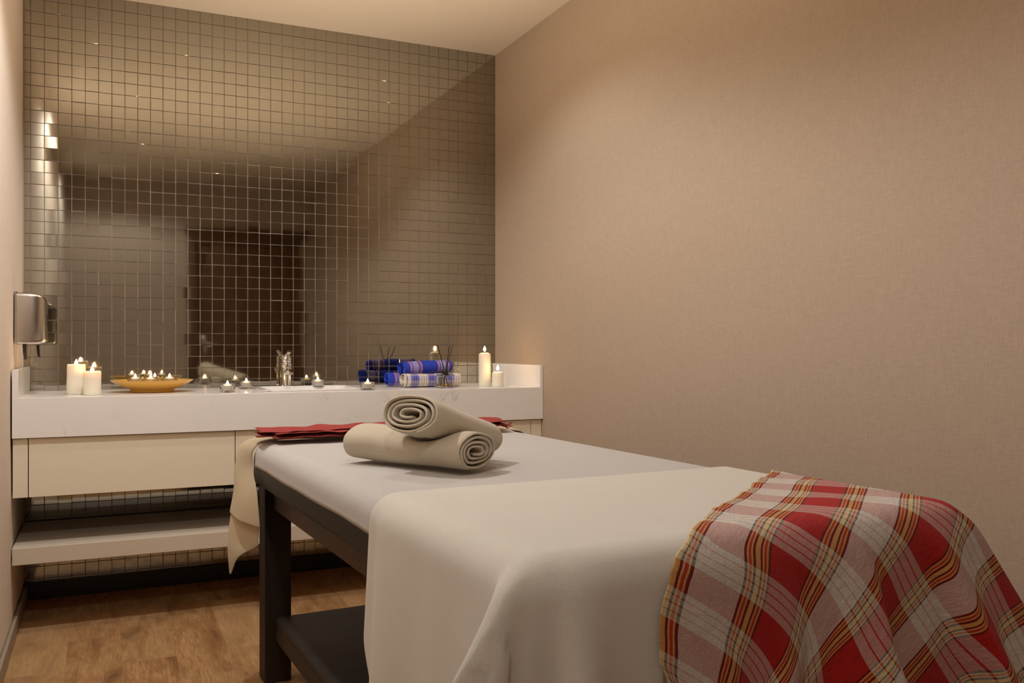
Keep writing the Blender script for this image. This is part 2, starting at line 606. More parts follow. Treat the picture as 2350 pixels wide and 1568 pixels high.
DX0, DX1, DZ = 0.76, 1.62, 1.97
bm = bmesh.new()
add_box(bm, XL - T, DX0, YF - T, YF, 0, ZC)
add_box(bm, DX1, XR + T, YF - T, YF, 0, ZC)
add_box(bm, DX0, DX1, YF - T, YF, DZ, ZC)
struct('wall_front', bm, M['wall_front'])

# baseboards
struct('baseboard_left', box(XL, XL + 0.012, YF, YB - 0.016, 0, 0.055, bev=0.002), M['trim'])
struct('baseboard_right', box(XR - 0.012, XR, YF + 0.016, YB - 0.016, 0, 0.055, bev=0.002), M['trim'])
struct('baseboard_back', box(XL, XR, YB - 0.016, YB - 0.0045, 0, 0.07, bev=0.002), M['black_trim'])
bm = bmesh.new()
add_box(bm, XL + 0.013, DX0 - 0.075, YF, YF + 0.012, 0, 0.055, bev=0.002)
struct('baseboard_front', bm, M['trim'])

# door in the front wall, seen in the mirror tiles
dr = bpy.data.objects.new('door_1', None)
COL.objects.link(dr)
dr.location = (DX0, YF, 0)
dr['kind'] = 'structure'
W = DX1 - DX0
bm = bmesh.new()
add_box(bm, -0.07, 0.0, -T, 0.022, 0, DZ, bev=0.004)
add_box(bm, W, W + 0.07, -T, 0.022, 0, DZ, bev=0.004)
add_box(bm, -0.07, W + 0.07, -T, 0.022, DZ, DZ + 0.05, bev=0.004)
dfm = obj('door_frame', bm, M['door_wood'], dr)
bm = bmesh.new()
for k, (e, z0, z1) in enumerate(((0.010, 0.05, 0.075), (0.022, 0.075, 0.10), (0.035, 0.10, 0.125))):
    add_box(bm, -0.07 - e, W + 0.07 + e, 0.0, 0.03 + e, DZ + z0, DZ + z1, bev=0.005)
obj('cornice', bm, M['door_wood'], dfm)
bm = bmesh.new()
add_box(bm, 0.003, W - 0.003, -0.055, -0.015, 0.005, DZ - 0.003, bev=0.003)
for z0, z1 in ((0.16, 0.86), (1.0, 1.84)):
    for x0, x1 in ((0.12, 0.40), (0.46, 0.74)):
        add_box(bm, x0, x1, -0.018, -0.004, z0, z1, bev=0.008)
dpn = obj('door_panel', bm, M['door_wood'], dr)
bm = bmesh.new()
add_box(bm, 0.045, 0.085, -0.015, -0.008, 0.95, 1.12, bev=0.003)
add_tube(bm, [(0.065, -0.010, 1.05), (0.065, 0.035, 1.05), (0.075, 0.04, 1.05), (0.17, 0.04, 1.05)], 0.008, 10)
obj('door_handle', bm, M['steel'], dpn, smooth=True, angle=40)

# ------------------------------------------------------------------ vanity
ZT, YC = 0.842, 3.542
ZI = ZT + 0.0006      # where loose things stand
ct = thing('vanity_countertop', 'white veined stone vanity top with deep apron along the mosaic wall', 'countertop', ((XL + XR) / 2, YC, 0.70))


def local(bm, loc):
    bmesh.ops.translate(bm, verts=bm.verts[:], vec=-Vector(loc))
    return bm


SX0, SX1, SY0, SY1 = 0.60, 0.99, 3.63, 3.95      # basin opening
cl = ct.location.copy()
bm = bmesh.new()
YW = YB - 0.0055
for (x0, x1, y0, y1) in ((XL + .001, XR - .001, YC + 0.02, SY0), (XL + .001, XR - .001, SY1, YW), (XL + .001, SX0, SY0, SY1), (SX1, XR - .001, SY0, SY1)):
    add_box(bm, x0, x1, y0, y1, ZT - 0.02, ZT)
obj('slab', local(bm, cl), M['marble'], ct)
obj('apron', local(box(XL + .001, XR - .001, YC, YC + 0.02, 0.70, ZT, bev=0.0015), cl), M['marble'], ct)
obj('side_splash', local(box(XL + .001, XL + 0.021, YC + 0.001, YW, ZT, 0.94, bev=0.0012), cl), M['marble'], ct)
obj('side_splash', local(box(XR - 0.016, XR - .001, YC + 0.001, YW, ZT, 0.94, bev=0.0012), cl), M['marble'], ct)

cb = thing('vanity_cabinet', 'cream lacquered vanity cabinet with flat drawer fronts under the white stone top', 'cabinet', ((XL + XR) / 2, 3.56, 0.488))
cl = cb.location.copy()
FY = 3.557
bm = bmesh.new()
ZB = 0.490
add_box(bm, XL + 0.002, XL + 0.020, FY + 0.02, YW, ZB, 0.690)
add_box(bm, XR - 0.020, XR - 0.002, FY + 0.02, YW, ZB, 0.690)
add_box(bm, XL + 0.020, XR - 0.020, FY + 0.02, YW, ZB, ZB + 0.018)
add_box(bm, XL + 0.020, XR - 0.020, YW - 0.01, YW, ZB + 0.018, 0.690)
add_box(bm, XL + 0.020, XR - 0.020, FY + 0.03, FY + 0.05, ZB + 0.018, 0.699)
obj('carcass', local(bm, cl), M['lacquer_shade'], cb)
g = 0.0018
for x0, x1, nm in ((XL + 0.002, -0.241, 'filler_panel'), (-0.238, 0.461, 'drawer_front'), (0.464, 1.028, 'drawer_front'), (1.031, 1.727, 'drawer_front'), (1.730, XR - 0.002, 'filler_panel')):
    obj(nm, local(box(x0, x1, FY, FY + 0.019, ZB, 0.697, bev=0.0012), cl), M['lacquer'], cb)

sh = obj('open_shelf', box(XL + 0.001, XR - 0.001, YC + 0.002, YB - 0.02, 0.256, 0.316, bev=0.002), M['shelf'])
tag(sh, 'long cream open shelf below the drawer fronts above the floor', 'shelf')

bs = thing('wash_basin', 'white rectangular inset basin in the stone top beneath the chrome tap', 'basin', ((SX0 + SX1) / 2, (SY0 + SY1) / 2, ZT))


def rrect(x0, x1, y0, y1, r, n=6):
    pts = []
    for cx, cy, a0 in ((x1 - r, y1 - r, 0), (x0 + r, y1 - r, 90), (x0 + r, y0 + r, 180), (x1 - r, y0 + r, 270)):
        for k in range(n + 1):
            a = math.radians(a0 + 90 * k / n)
            pts.append((cx + r * math.cos(a), cy + r * math.sin(a)))
    return pts


def loft(bm, loops, cap0=False, cap1=False):
    rings = [[bm.verts.new(p) for p in lp] for lp in loops]
    for a, b in zip(rings, rings[1:]):
        for k in range(len(a)):
            bm.faces.new((a[k], a[(k + 1) % len(a)], b[(k + 1) % len(b)], b[k]))
    if cap0: bm.faces.new(rings[0][::-1])
    if cap1: bm.faces.new(rings[-1])
    return bm


hw, hd = (SX1 - SX0) / 2, (SY1 - SY0) / 2
L = []
for e, z in ((-0.006, -0.10), (-0.003, -0.006), (-0.003, 0.0006), (0.014, 0.0008), (0.016, 0.005), (0.010, 0.008), (-0.006, 0.007), (-0.012, 0.0), (-0.03, -0.07), (-0.07, -0.09)):
    L.append([(x, y, z) for x, y in rrect(-hw - e, hw + e, -hd - e, hd + e, 0.05 + max(e, -0.03), 6)])
obj('bowl', loft(bmesh.new(), L, True, True), M['porcelain'], bs, smooth=True, angle=50)
obj('drain', lathe([(0, -0.0895), (0.02, -0.0895), (0.022, -0.087), (0, -0.086)], 24), M['chrome'], bs, smooth=True)

fc = thing('basin_tap', 'chrome single lever basin tap standing behind the basin against the mosaic', 'tap', (0.742, 4.016, ZI))
obj('body', lathe([(0, 0), (0.027, 0), (0.027, 0.006), (0.023, 0.009), (0.022, 0.03), (0.0225, 0.085), (0.024, 0.10), (0.022, 0.108), (0, 0.108)], 32), M['chrome'], fc, smooth=True, angle=40)
bm = bmesh.new()
L = []
for t in range(9):
    k = t / 8
    y = -0.012 - 0.115 * k
    zc = 0.066 + 0.022 * math.sin(k * PI * 0.55) - 0.012 * k * k
    hwid, hh = 0.015 - 0.002 * k, 0.014 - 0.006 * k
    L.append([(hwid * math.cos(a), y, zc + hh * math.sin(a)) for a in [2 * PI * q / 16 for q in range(16)]])
loft(bm, L, True, True)
add_lathe(bm, [(0, 0.058), (0.009, 0.058), (0.009, 0.068), (0, 0.068)], 16, 0, -0.116)
obj('spout', bm, M['chrome'], fc, smooth=True, angle=50)
bm = bmesh.new()
add_lathe(bm, [(0, 0.110), (0.021, 0.110), (0.023, 0.118), (0.021, 0.136), (0.014, 0.142), (0, 0.143)], 32)
L = []
for t in range(7):
    k = t / 6
    y = 0.0 - 0.085 * k
    zc = 0.138 + 0.022 * k
    L.append([((0.013 - 0.003 * k) * math.cos(a), y, zc + (0.007 - 0.002 * k) * math.sin(a)) for a in [2 * PI * q / 14 for q in range(14)]])
loft(bm, L, True, True)
obj('lever', bm, M['chrome'], fc, smooth=True, angle=50)

sd = thing('soap_dispenser', 'brushed metal soap dispenser on the left wall beside the mosaic', 'dispenser', (XL, 3.70, 1.03))
L = []
for x, e in ((0.0065, 0.0), (0.05, 0.0), (0.072, -0.002), (0.088, -0.007), (0.098, -0.016), (0.103, -0.030)):
    L.append([(x, p, q) for p, q in rrect(-0.058 - e, 0.058 + e, 0.0 - e * 0.5, 0.188 + e * 1.1, 0.014, 5)])
obj('housing', loft(bmesh.new(), L, True, True), M['steel'], sd, smooth=True, angle=60)
obj('back_plate', box(0.0, 0.006, -0.050, 0.050, 0.004, 0.193, bev=0.002), M['steel'], sd)
bm = bmesh.new()
add_tube(bm, [(0.03, -0.02, 0.004), (0.031, -0.022, -0.03), (0.034, -0.024, -0.055)], [0.007, 0.006, 0.005], 12)
obj('push_lever', bm, M['dark_plastic'], sd, smooth=True, angle=50)
obj('fill_window', box(0.1032, 0.1045, -0.012, 0.012, 0.065, 0.11, bev=0.0004), M['dark_plastic'], sd)

# ------------------------------------------------------------------ candles, bowl, tealights, diffuser


def flame_bm(z0, h, r):
    return lathe([(0, z0), (r * 0.55, z0 + h * 0.10), (r * 0.95, z0 + h * 0.28), (r, z0 + h * 0.40), (r * 0.75, z0 + h * 0.62), (r * 0.35, z0 + h * 0.84), (0, z0 + h)], 16)


def pillar(loc, r, h, label, melted=False, seed=0):
    t = thing('candle', label, 'candle', loc, seed, 'lit pillar candles on the vanity top')
    bm = bmesh.new()
    prof = [(0, 0), (r * 0.97, 0), (r, 0.003), (r, h * 0.3), (r, h * 0.6), (r, h - 0.006), (r * 0.95, h - 0.001)]
    if melted:
        prof += [(r * 0.85, h - 0.002), (r * 0.5, h - 0.010), (0, h - 0.012)]
    else:
        prof += [(r * 0.6, h + 0.004), (r * 0.2, h + 0.004), (0, h + 0.003)]
    add_lathe(bm, prof, 40)
    if melted:
        for v in bm.verts:
            n = mnoise.noise(Vector((v.co.x * 45 + seed, v.co.y * 45, v.co.z * 14)))
            k = 0.0022 * n
            d = Vector((v.co.x, v.co.y, 0))
            if d.length > r * 0.8 and v.co.z > 0.001:
                v.co += d.normalized() * k
                if v.co.z > h - 0.01: v.co.z += 0.003 * n
    wx = obj('wax', bm, M['wax'], t, smooth=True, angle=50)
    zt = h - 0.012 if melted else h + 0.003
    bm = bmesh.new()
    add_tube(bm, [(0, 0, zt - 0.002), (0.0004, 0, zt + 0.006), (0.0015, 0, zt + 0.011)], 0.0011, 8)
    obj('wick', bm, M['wick'], wx)
    obj('flame', flame_bm(zt + 0.006, 0.026 if not melted else 0.024, 0.0062), M['flame'], t, smooth=True)
    return t


pillar((-0.092, 3.743, ZI), 0.0335, 0.114, 'taller of the two ivory pillar candles left of the yellow dish', True, 0.4)
pillar((-0.037, 3.660, ZI), 0.031, 0.088, 'shorter ivory pillar candle in front, left of the yellow dish', True, 2.1)
pillar((1.585, 3.745, ZI), 0.0275, 0.148, 'tall slim ivory pillar candle at the right end of the vanity top', False, 0)
pillar((1.612, 3.658, ZI), 0.0265, 0.063, 'short ivory pillar candle at the right end, before the tall one', False, 0)


def make_tealight():
    t = thing('tealight', 'x', 'tealight', (0, 0, 0))
    R, Hh = 0.029, 0.034
    obj('glass_cup', lathe([(0, 0), (R - 0.002, 0), (R, 0.002), (R, Hh - 0.002), (R - 0.0015, Hh), (R - 0.004, Hh - 0.002), (R - 0.0045, 0.010), (R - 0.008, 0.007), (0, 0.007)], 32), M['glass'], t, smooth=True, angle=50)
    tin = obj('tin_cup', lathe([(0, 0.0075), (0.0185, 0.0075), (0.0192, 0.009), (0.0192, 0.0235), (0.0185, 0.0235), (0.0182, 0.0215), (0, 0.0215)], 28), M['alu'], t, smooth=True, angle=50)
    obj('wax', lathe([(0, 0.0217), (0.018, 0.0217), (0.018, 0.0224), (0, 0.0226)], 28), M['wax'], tin, smooth=True, angle=50)
    bm = bmesh.new()
    add_tube(bm, [(0, 0, 0.0222), (0.0004, 0, 0.028)], 0.0009, 8)
    obj('wick', bm, M['wick'], tin)
    obj('flame', flame_bm(0.0255, 0.021, 0.0052), M['flame'], t, smooth=True)
    return t


tl = make_tealight()
spots_tl = [((0.444, 3.640, ZI), 'glass tealight at the front edge, nearest the yellow dish', 0),
            ((0.553, 3.905, ZI), 'glass tealight further back, second right of the yellow dish, before the tap', 0),
            ((0.868, 3.955, ZI), 'glass tealight against the mosaic just right of the chrome tap', 0),
            ((0.994, 3.590, ZI), 'glass tealight at the front edge, left of the blue towels', 0)]
GB = 'tealights standing on the vanity top'
for i, (p, lab, _) in enumerate(spots_tl):
    o = tl if i == 0 else copy_tree(tl)
    o.location = p
    o.rotation_euler = (0, 0, i * 1.3)
    tag(o, lab, group=GB)

bw = thing('dish', 'shallow yellow footed dish with lit tealights on the vanity top', 'dish', (0.178, 3.815, ZI))
prof = [(0, 0.004), (0.072, 0.004), (0.076, 0.0), (0.080, 0.001), (0.0815, 0.010), (0.098, 0.017), (0.130, 0.031), (0.153, 0.045), (0.1545, 0.0475), (0.152, 0.048),
        (0.128, 0.036), (0.095, 0.0235), (0.06, 0.0175), (0, 0.0165)]
obj('body', lathe(prof, 64), M['yellow'], bw, smooth=True, angle=60)
for i, (dx, dy, lab) in enumerate(((-0.062, 0.022, 'leftmost glass tealight inside the yellow dish'), (-0.008, -0.042, 'glass tealight inside the yellow dish, nearest its front rim'),
                                   (0.012, 0.052, 'glass tealight inside the yellow dish, nearest the mosaic'), (0.064, -0.004, 'rightmost glass tealight inside the yellow dish'))):
    o = copy_tree(tl)
    r = math.hypot(dx, dy)
    o.location = (0.178 + dx, 3.815 + dy, ZI + (0.0190 if r < 0.03 else 0.0262))
    o.rotation_euler = (0, 0, i * 0.9)
    tag(o, lab, group='tealights in the yellow dish')

df = thing('reed_diffuser', 'square clear glass reed diffuser with black collar and three black reeds before the blue towels', 'diffuser', (1.352, 3.635, ZI), math.radians(8))
bt = obj('bottle', add_box(bmesh.new(), -0.031, 0.031, -0.031, 0.031, 0.0, 0.060, bev=0.004, seg=3), M['glass'], df)
bm = bmesh.new()
add_box(bm, -0.0255, 0.0255, -0.0255, 0.0255, 0.006, 0.055, bev=0.003, seg=2)
for f in bm.faces: f.normal_flip()
me = bpy.data.meshes.new('inner')
# inside wall of the bottle joined to the same mesh
bm2 = bmesh.new()
bm2.from_mesh(bt.data)
bm.to_mesh(me)
bm2.from_mesh(me)
bm.free()
bm2.to_mesh(bt.data)
bm2.free()
obj('oil', box(-0.0250, 0.0250, -0.0250, 0.0250, 0.0065, 0.018, bev=0.002), M['amber'], bt)
obj('label', box(-0.014, 0.014, 0.0262, 0.0268, 0.018, 0.048), M['label'], bt)
obj('collar', lathe([(0.007, 0.058), (0.0125, 0.058), (0.0135, 0.060), (0.0135, 0.077), (0.012, 0.079), (0.007, 0.079), (0.007, 0.058)], 28), M['black'], df, smooth=True, angle=40)
for (bx, by, tx, ty, hz) in ((0.008, -0.004, -0.034, 0.006, 0.185), (-0.014, 0.0, 0.016, -0.010, 0.183), (-0.008, 0.008, 0.042, 0.012, 0.182)):
    bm = bmesh.new()
    k0 = 0.008
    # passes through the collar mouth at its centre
    m_ = (0.0015 * (1 if tx > 0 else -1), 0.0, 0.069)
    add_tube(bm, [(bx, by, k0), m_, (tx, ty, hz)], 0.0019, 10)
    obj('reed', bm, M['black'], df, smooth=True, angle=50)

# ------------------------------------------------------------------ rolled towels


def roll_points(length, a, b, turns, r0, seed, nseg=26, nl=26, dent=0.004, tail=1.45, endv=0.006, sq=2.3, wob=0.17):
    """spiral sheet: axis along x from 0 to length, lying on z=0."""
    rnd = random.Random(seed)
    K = int(turns * nseg)
    off = Vector((seed * 7.7, seed * 3.1, 0))
    P = np.zeros((K + 1, nl + 1, 3))
    UV = np.zeros((K + 1, nl + 1, 2))
    s = 0.0
    last = None
    for k in range(K + 1):
        th = 2 * PI * k / nseg
        f = k / K
        r = r0 + (1 - r0) * min(1.0, f / 0.86)
        ang = th - 2 * PI * turns + tail * PI
        ca, sa = math.cos(ang), math.sin(ang)
        q = (abs(ca) ** sq + abs(sa) ** sq) ** (-1.0 / sq)
        w = 1 + wob * mnoise.noise(Vector((ca * 1.1 + seed, sa * 1.1, f * 1.7))) * (1.6 - f)
        y = a * r ** 0.72 * q * ca * w
        z = b * r * q * sa * w
        if last is not None:
            s += math.hypot(y - last[0], z - last[1])
        last = (y, z)
        e0 = endv * mnoise.noise(Vector((f * 9, seed + 0.5, 1.0)))
        e1 = endv * mnoise.noise(Vector((f * 9, seed + 7.5, 4.0)))
        for j in range(nl + 1):
            t = j / nl
            x = t * length
            x += (1 - t) * e0 + t * e1
            d = dent * mnoise.noise(Vector((x * 11, y * 18, z * 18)) + off) * (0.4 + f)
            l = math.hypot(y, z) + 1e-6
            P[k, j] = (x, y + d * y / l, z + d * z / l + b)
            UV[k, j] = (x, s)
    return P, UV


BED_A = (0.415, 2.72)
BED_PH = math.radians(2.6)
BU = np.array([math.sin(BED_PH), -math.cos(BED_PH)])
BV = np.array([math.cos(BED_PH), math.sin(BED_PH)])


def wld(s, w, z):
    return (BED_A[0] + BU[0] * s + BV[0] * w, BED_A[1] + BU[1] * s + BV[1] * w, z)


def place_roll(name, p0, p1, a, b, turns, r0, seed, mat, thick, label, cat, group, twist=0.0, sub=1, roll=0.0, press=None, **kw):
    p0, p1 = Vector(p0), Vector(p1)
    d = p1 - p0
    P, UV = roll_points(d.length, a, b, turns, r0, seed, **kw)
    P[:, :, 2] -= b
    if roll:
        c, s_ = math.cos(roll), math.sin(roll)
        y, z = P[:, :, 1].copy(), P[:, :, 2].copy()
        P[:, :, 1] = y * c - z * s_
        P[:, :, 2] = y * s_ + z * c
    ex = d.normalized()
    ey = Vector((0, 0, 1)).cross(ex).normalized()
    ez = ex.cross(ey)
    if press:
        # dented by the roll lying on it
        q0, q1, pa, pb = Vector(press[0]), Vector(press[1]), press[2] + 0.018, press[3] + 0.019
        fx = (q1 - q0).normalized()
        fy = Vector((0, 0, 1)).cross(fx).normalized()
        fz = fx.cross(fy)
        ln = (q1 - q0).length
        for idx in np.ndindex(P.shape[:2]):
            p = p0 + ex * P[idx][0] + ey * P[idx][1] + ez * P[idx][2]
            r = p - q0
            t, y, z = r.dot(fx), r.dot(fy), r.dot(fz)
            if -0.02 < t < ln + 0.02 and abs(y) < pa:
                lim = -pb * math.sqrt(1 - (y / pa) ** 2)
                if z > lim: P[idx][2] -= z - lim
    o = grid_mesh(name, P, UV, mat, None, thick, sub, 1.0)
    o.matrix_world = Matrix(((ex.x, ey.x, ez.x, p0.x), (ex.y, ey.y, ez.y, p0.y), (ex.z, ey.z, ez.z, p0.z), (0, 0, 0, 1)))
    tag(o, label, cat, group)
    return o


ZB0 = 0.7435
GT = 'rolled beige towels on the massage table'
TOP = (wld(0.835, 0.165, ZB0 + 0.128), wld(0.690, 0.400, ZB0 + 0.049), 0.072, 0.038)
place_roll('rolled_towel', wld(0.560, 0.143, ZB0 + 0.0435), wld(0.905, 0.303, ZB0 + 0.0435), 0.060, 0.035, 4.1, 0.06, 3, M['beige_towel'], 0.0068,
           'beige rolled towel lying flat on the massage table, lower of the two', 'towel', GT, press=TOP)
place_roll('rolled_towel', TOP[0], TOP[1], TOP[2], TOP[3], 4.1, 0.06, 8, M['beige_towel'], 0.0068,
           'beige rolled towel leaning across the top of the other one', 'towel', GT, wob=0.10, dent=0.003)

GBT = 'rolled blue towels by the reed diffuser'
place_roll('blue_towel', (1.195, 3.755, ZT + 0.029), (1.462, 3.765, ZT + 0.029), 0.034, 0.027, 3.0, 0.12, 5, M['blue_check'], 0.0042,
           'blue and white checked rolled towel, front one of the bottom pair', 'towel', GBT, nseg=20, nl=30, dent=0.003)
place_roll('blue_towel', (1.150, 3.850, ZT + 0.034), (1.440, 3.860, ZT + 0.034), 0.036, 0.0265, 3.0, 0.12, 11, M['blue_stripe'], 0.0042,
           'blue rolled towel at the back of the bottom pair against the mosaic', 'towel', GBT, nseg=20, nl=30, dent=0.003)
place_roll('blue_towel', (1.200, 3.790, ZT + 0.084), (1.440, 3.830, ZT + 0.092), 0.035, 0.026, 3.0, 0.12, 17, M['blue_stripe'], 0.0042,
           'bright blue striped rolled towel lying on top of the other two', 'towel', GBT, nseg=20, nl=30, dent=0.004)

# ------------------------------------------------------------------ massage table
mt = thing('massage_table', 'dark stained wooden massage table with charcoal pad and lower shelf', 'massage table', (BED_A[0], BED_A[1], 0), 0)
mt.rotation_euler = (0, 0, BED_PH - PI / 2)      # local x = along the table (towards the foot), local y = across


def tb(s0, s1, w0, w1, z0, z1, bev=0.003, seg=2):
    return add_box(bmesh.new(), s0, s1, w0, w1, z0, z1, bev=bev, seg=seg)


S0, S1, WW = -0.12, 1.69, 0.87
for s in (S0 + 0.01, S1 - 0.10):
    for w in (0.03, WW - 0.11):
        obj('leg', tb(s, s + 0.08, w, w + 0.08, 0.0, 0.606), M['table_wood'], mt)
L = []
for z, e in ((0.607, -0.010), (0.609, -0.004), (0.615, -0.001), (0.622, 0.0), (0.680, 0.0), (0.694, -0.003), (0.708, -0.010), (0.720, -0.021), (0.728, -0.034), (0.731, -0.050)):
    L.append([(x, y, z) for x, y in rrect(S0 - e, S1 - 0.004 + e, 0.004 - e, WW - 0.004 + e, 0.06 + e, 6)])
obj('pad', loft(bmesh.new(), L, True, True), M['leather'], mt, smooth=True, angle=60)
for w in (0.055, WW - 0.08):
    obj('side_rail', tb(S0 + 0.0905, S1 - 0.1005, w, w + 0.025, 0.528, 0.606), M['rail_wood'], mt)
for s in (S0 + 0.035, S1 - 0.075):
    obj('end_rail', tb(s, s + 0.025, 0.111, WW - 0.111, 0.49, 0.606), M['rail_wood'], mt)
obj('lower_shelf', tb(S0 + 0.0905, S1 - 0.1005, 0.06, WW - 0.06, 0.18, 0.20), M['table_wood'], mt)
for w in (0.06, WW - 0.085):
    obj('shelf_rail', tb(S0 + 0.0905, S1 - 0.1005, w, w + 0.025, 0.13, 0.1795), M['table_wood'], mt)

# ------------------------------------------------------------------ cloth laid over the table


def sd_box(Q, lo, hi, r):
    c, h = (lo + hi) / 2, (hi - lo) / 2 - r
    d = np.abs(Q - c) - h
    o = np.maximum(d, 0)
    L = np.linalg.norm(o, axis=-1)
    inside = np.minimum(d.max(-1), 0)
    dist = L + inside - r
    sgn = np.sign(Q - c)
    n = o * sgn
    n /= np.maximum(L, 1e-9)[..., None]
    k = d.argmax(-1)
    alt = np.zeros_like(Q)
    np.put_along_axis(alt, k[..., None], np.take_along_axis(sgn, k[..., None], -1), -1)
    n = np.where((L < 1e-9)[..., None], alt, n)
    return dist, n


def edge(t, r):
    """arc length past the start of the rounded edge -> (outward, drop)"""
    if t <= 0: return t, 0.0
    a = t / r
    if a < PI / 2: return r * math.sin(a), r - r * math.cos(a)
    return r, r + t - r * PI / 2


def smooth(x):
    x = min(1.0, max(0.0, x))
    return x * x * (3 - 2 * x)


def bell(x, l, r_):
    w = l if x < 0 else r_
    return math.exp(-(x / w) ** 2)


def drape(S, W, lo, hi, r, ear, shape):
    """lay a flat cloth (S, W) over the table block; ear(drop, phi, side) -> (ds, dw), shape(s, w, dropS, dropW) -> (ds, dw, dz)"""
    X = np.empty(S.shape + (3,))
    zt = hi[2]
    for (i, j), s in np.ndenumerate(S):
        w = W[i, j]
        a = s - (hi[0] - r)
        side = 0
        if w < lo[1] + r: b, side = lo[1] + r - w, -1
        elif w > hi[1] - r: b, side = w - (hi[1] - r), 1
        else: b = 0.0
        wc = lo[1] + r if side < 0 else hi[1] - r
        if a > 0 and b > 0:
            rho, ph = math.hypot(a, b), math.atan2(b, a)
            psi = min(ph, PI / 2 - ph) * 0.5
            o, d = edge(rho * math.cos(psi), r)
            es, ew = ear(d, ph, side)
            p = [hi[0] - r + o * math.cos(ph) + es, wc + side * o * math.sin(ph) + ew, zt - d]
            q = shape(p[0], p[1], d * math.cos(ph) ** 2, d * math.sin(ph) ** 2, side)
        elif a > 0:
            o, d = edge(a, r)
            es, ew = ear(d, 0.0, 0)
            p = [hi[0] - r + o, w, zt - d]
            q = shape(s, w, d, 0.0, side)
        else:
            o, d = edge(b, r) if side else (0, 0)
            p = [s, (wc + side * o) if side else w, zt - d]
            q = shape(s, w, 0.0, d, side)
        X[i, j] = (p[0] + q[0], p[1] + q[1], p[2] + q[2])
    return X


def relax(X, n):
    for _ in range(n):
        Y = X.copy()
        Y[1:-1, 1:-1] = (X[:-2, 1:-1] + X[2:, 1:-1] + X[1:-1, :-2] + X[1:-1, 2:]) * 0.125 + X[1:-1, 1:-1] * 0.5
        X = Y
    return X


def to_world(X):
    W_ = np.empty_like(X)
    W_[..., 0] = BED_A[0] + BU[0] * X[..., 0] + BV[0] * X[..., 1]
    W_[..., 1] = BED_A[1] + BU[1] * X[..., 0] + BV[1] * X[..., 1]
    W_[..., 2] = X[..., 2]
    return W_


def jitter(X, amp, sc, seed):
    n, m = X.shape[:2]
    for i in range(n):
        for j in range(m):
            X[i, j, 2] += amp * mnoise.noise(Vector((X[i, j, 0] * sc + seed, X[i, j, 1] * sc, seed)))
    return X


# fitted grey-white sheet with a short hem over the pad (built directly: rounded profile all round)


def fitted_sheet():
    r, zt, zb = 0.042, 0.735, 0.664
    prof = []
    for k in range(9):
        a = PI / 2 * k / 8
        prof.append((-r + r * math.sin(a), zt - r + r * math.cos(a)))
    for z in np.linspace(zt - r, zb, 5)[1:]:
        prof.append((0.0, float(z)))
    rows = [(-0.03, 0)]
    s0, s1 = 0.010, 1.635
    ns = 90
    nin = 14
    cols = []
    # cross profile across the table from left hem to right hem
    left = [(-x_in * -1 if False else -(o_), z) for o_, z in prof]
    sec = []
    for o_, z in reversed(prof): sec.append((-o_, z))           # w = 0 side: outward is -w
    for k in range(1, nin): sec.append((r + (WW - 2 * r) * k / nin, zt))
    for o_, z in prof: sec.append((WW + o_, z))
    sec = [(w, z) for w, z in sec]
    P = np.zeros((ns + 1, len(sec), 3))
    UV = np.zeros((ns + 1, len(sec), 2))
    for i in range(ns + 1):
        s = s0 + (s1 - s0) * i / ns
        acc = 0
        for j, (w, z) in enumerate(sec):
            if j: acc += math.hypot(w - sec[j - 1][0], z - sec[j - 1][1])
            hang = max(0.0, (zt - r - z) / (zt - r - zb))
            wv = 0.0020 * hang * mnoise.noise(Vector((s * 7, 1.0 if w < 0.4 else 5.0, 0)))
            dz = 0.0016 * mnoise.noise(Vector((s * 6, w * 6, 2.0))) if 0.05 < w < WW - 0.05 else 0
            side = -1 if w < WW / 2 else 1
            zz = z + dz - 0.004 * hang * mnoise.noise(Vector((s * 4, side, 9)))
            ee = max(0.0, min(1.0, (0.032 - s) / 0.022))
            P[i, j] = (s, w + side * (abs(wv) + 0.001 + (0.004 * ee if z < zt - 0.004 else 0.0)), zz + (0.004 * ee if z > zt - 0.03 else 0.0))
            UV[i, j] = (s, acc)
    o = grid_mesh('fitted_sheet', to_world(P), UV, M['sheet'], None, 0.0022, 0, 1.0)
    tag(o, 'grey-white sheet stretched over the massage table top with a narrow hem', 'sheet')


fitted_sheet()

# cream cover over the foot half, hanging over the left side and the foot end
LO = np.array([-0.12, 0.0, 0.0]) - 0.010
HI = np.array([1.69, 0.87, 0.735]) + 0.0085
h = 0.009
sa = np.arange(1.105, 1.105 + 0.585 + 0.36, h)
wb = np.arange(-0.405, 0.885, h)
S_, W_ = np.meshgrid(sa, wb, indexing='ij')


def cover_ear(d, ph, side):
    k = smooth((math.degrees(ph) - 42) / 20)
    return (0.22 * max(0.0, d - 0.012) * k, side * 0.33 * max(0.0, d - 0.012) * k if side < 0 else 0.0)


def cover_shape(s, w, ds_, dw_, side):
    a = b = 0.0
    if dw_ > 0 and side < 0:
        if s < 1.69: b -= 0.33 * max(0.0, dw_ - 0.012) * math.exp(-((1.70 - s) / 0.050) ** 2)
        e = max(0.0, 1 - (s - 1.105) / 0.075) ** 2
        a -= 0.16 * dw_ * e
        b += 0.17 * dw_ * e
        a += 0.07 * smooth((dw_ - 0.27) / 0.12) * e
        b -= 0.045 * dw_ * bell(s - 1.19, 0.05, 0.06)
        b -= 0.022 * dw_ * (1 + mnoise.noise(Vector((s * 13, dw_ * 1.5, 3.0)))) + 0.010 * dw_
    if ds_ > 0:
        a += 0.22 * max(0.0, ds_ - 0.012) * bell(w - 0.066, 0.026, 0.045)
        a += 0.012 * ds_ * (1 + mnoise.noise(Vector((w * 10, ds_ * 1.5, 8.0))))
    return (a, b, 0.0006 * mnoise.noise(Vector((s * 6, w * 6, 2))))


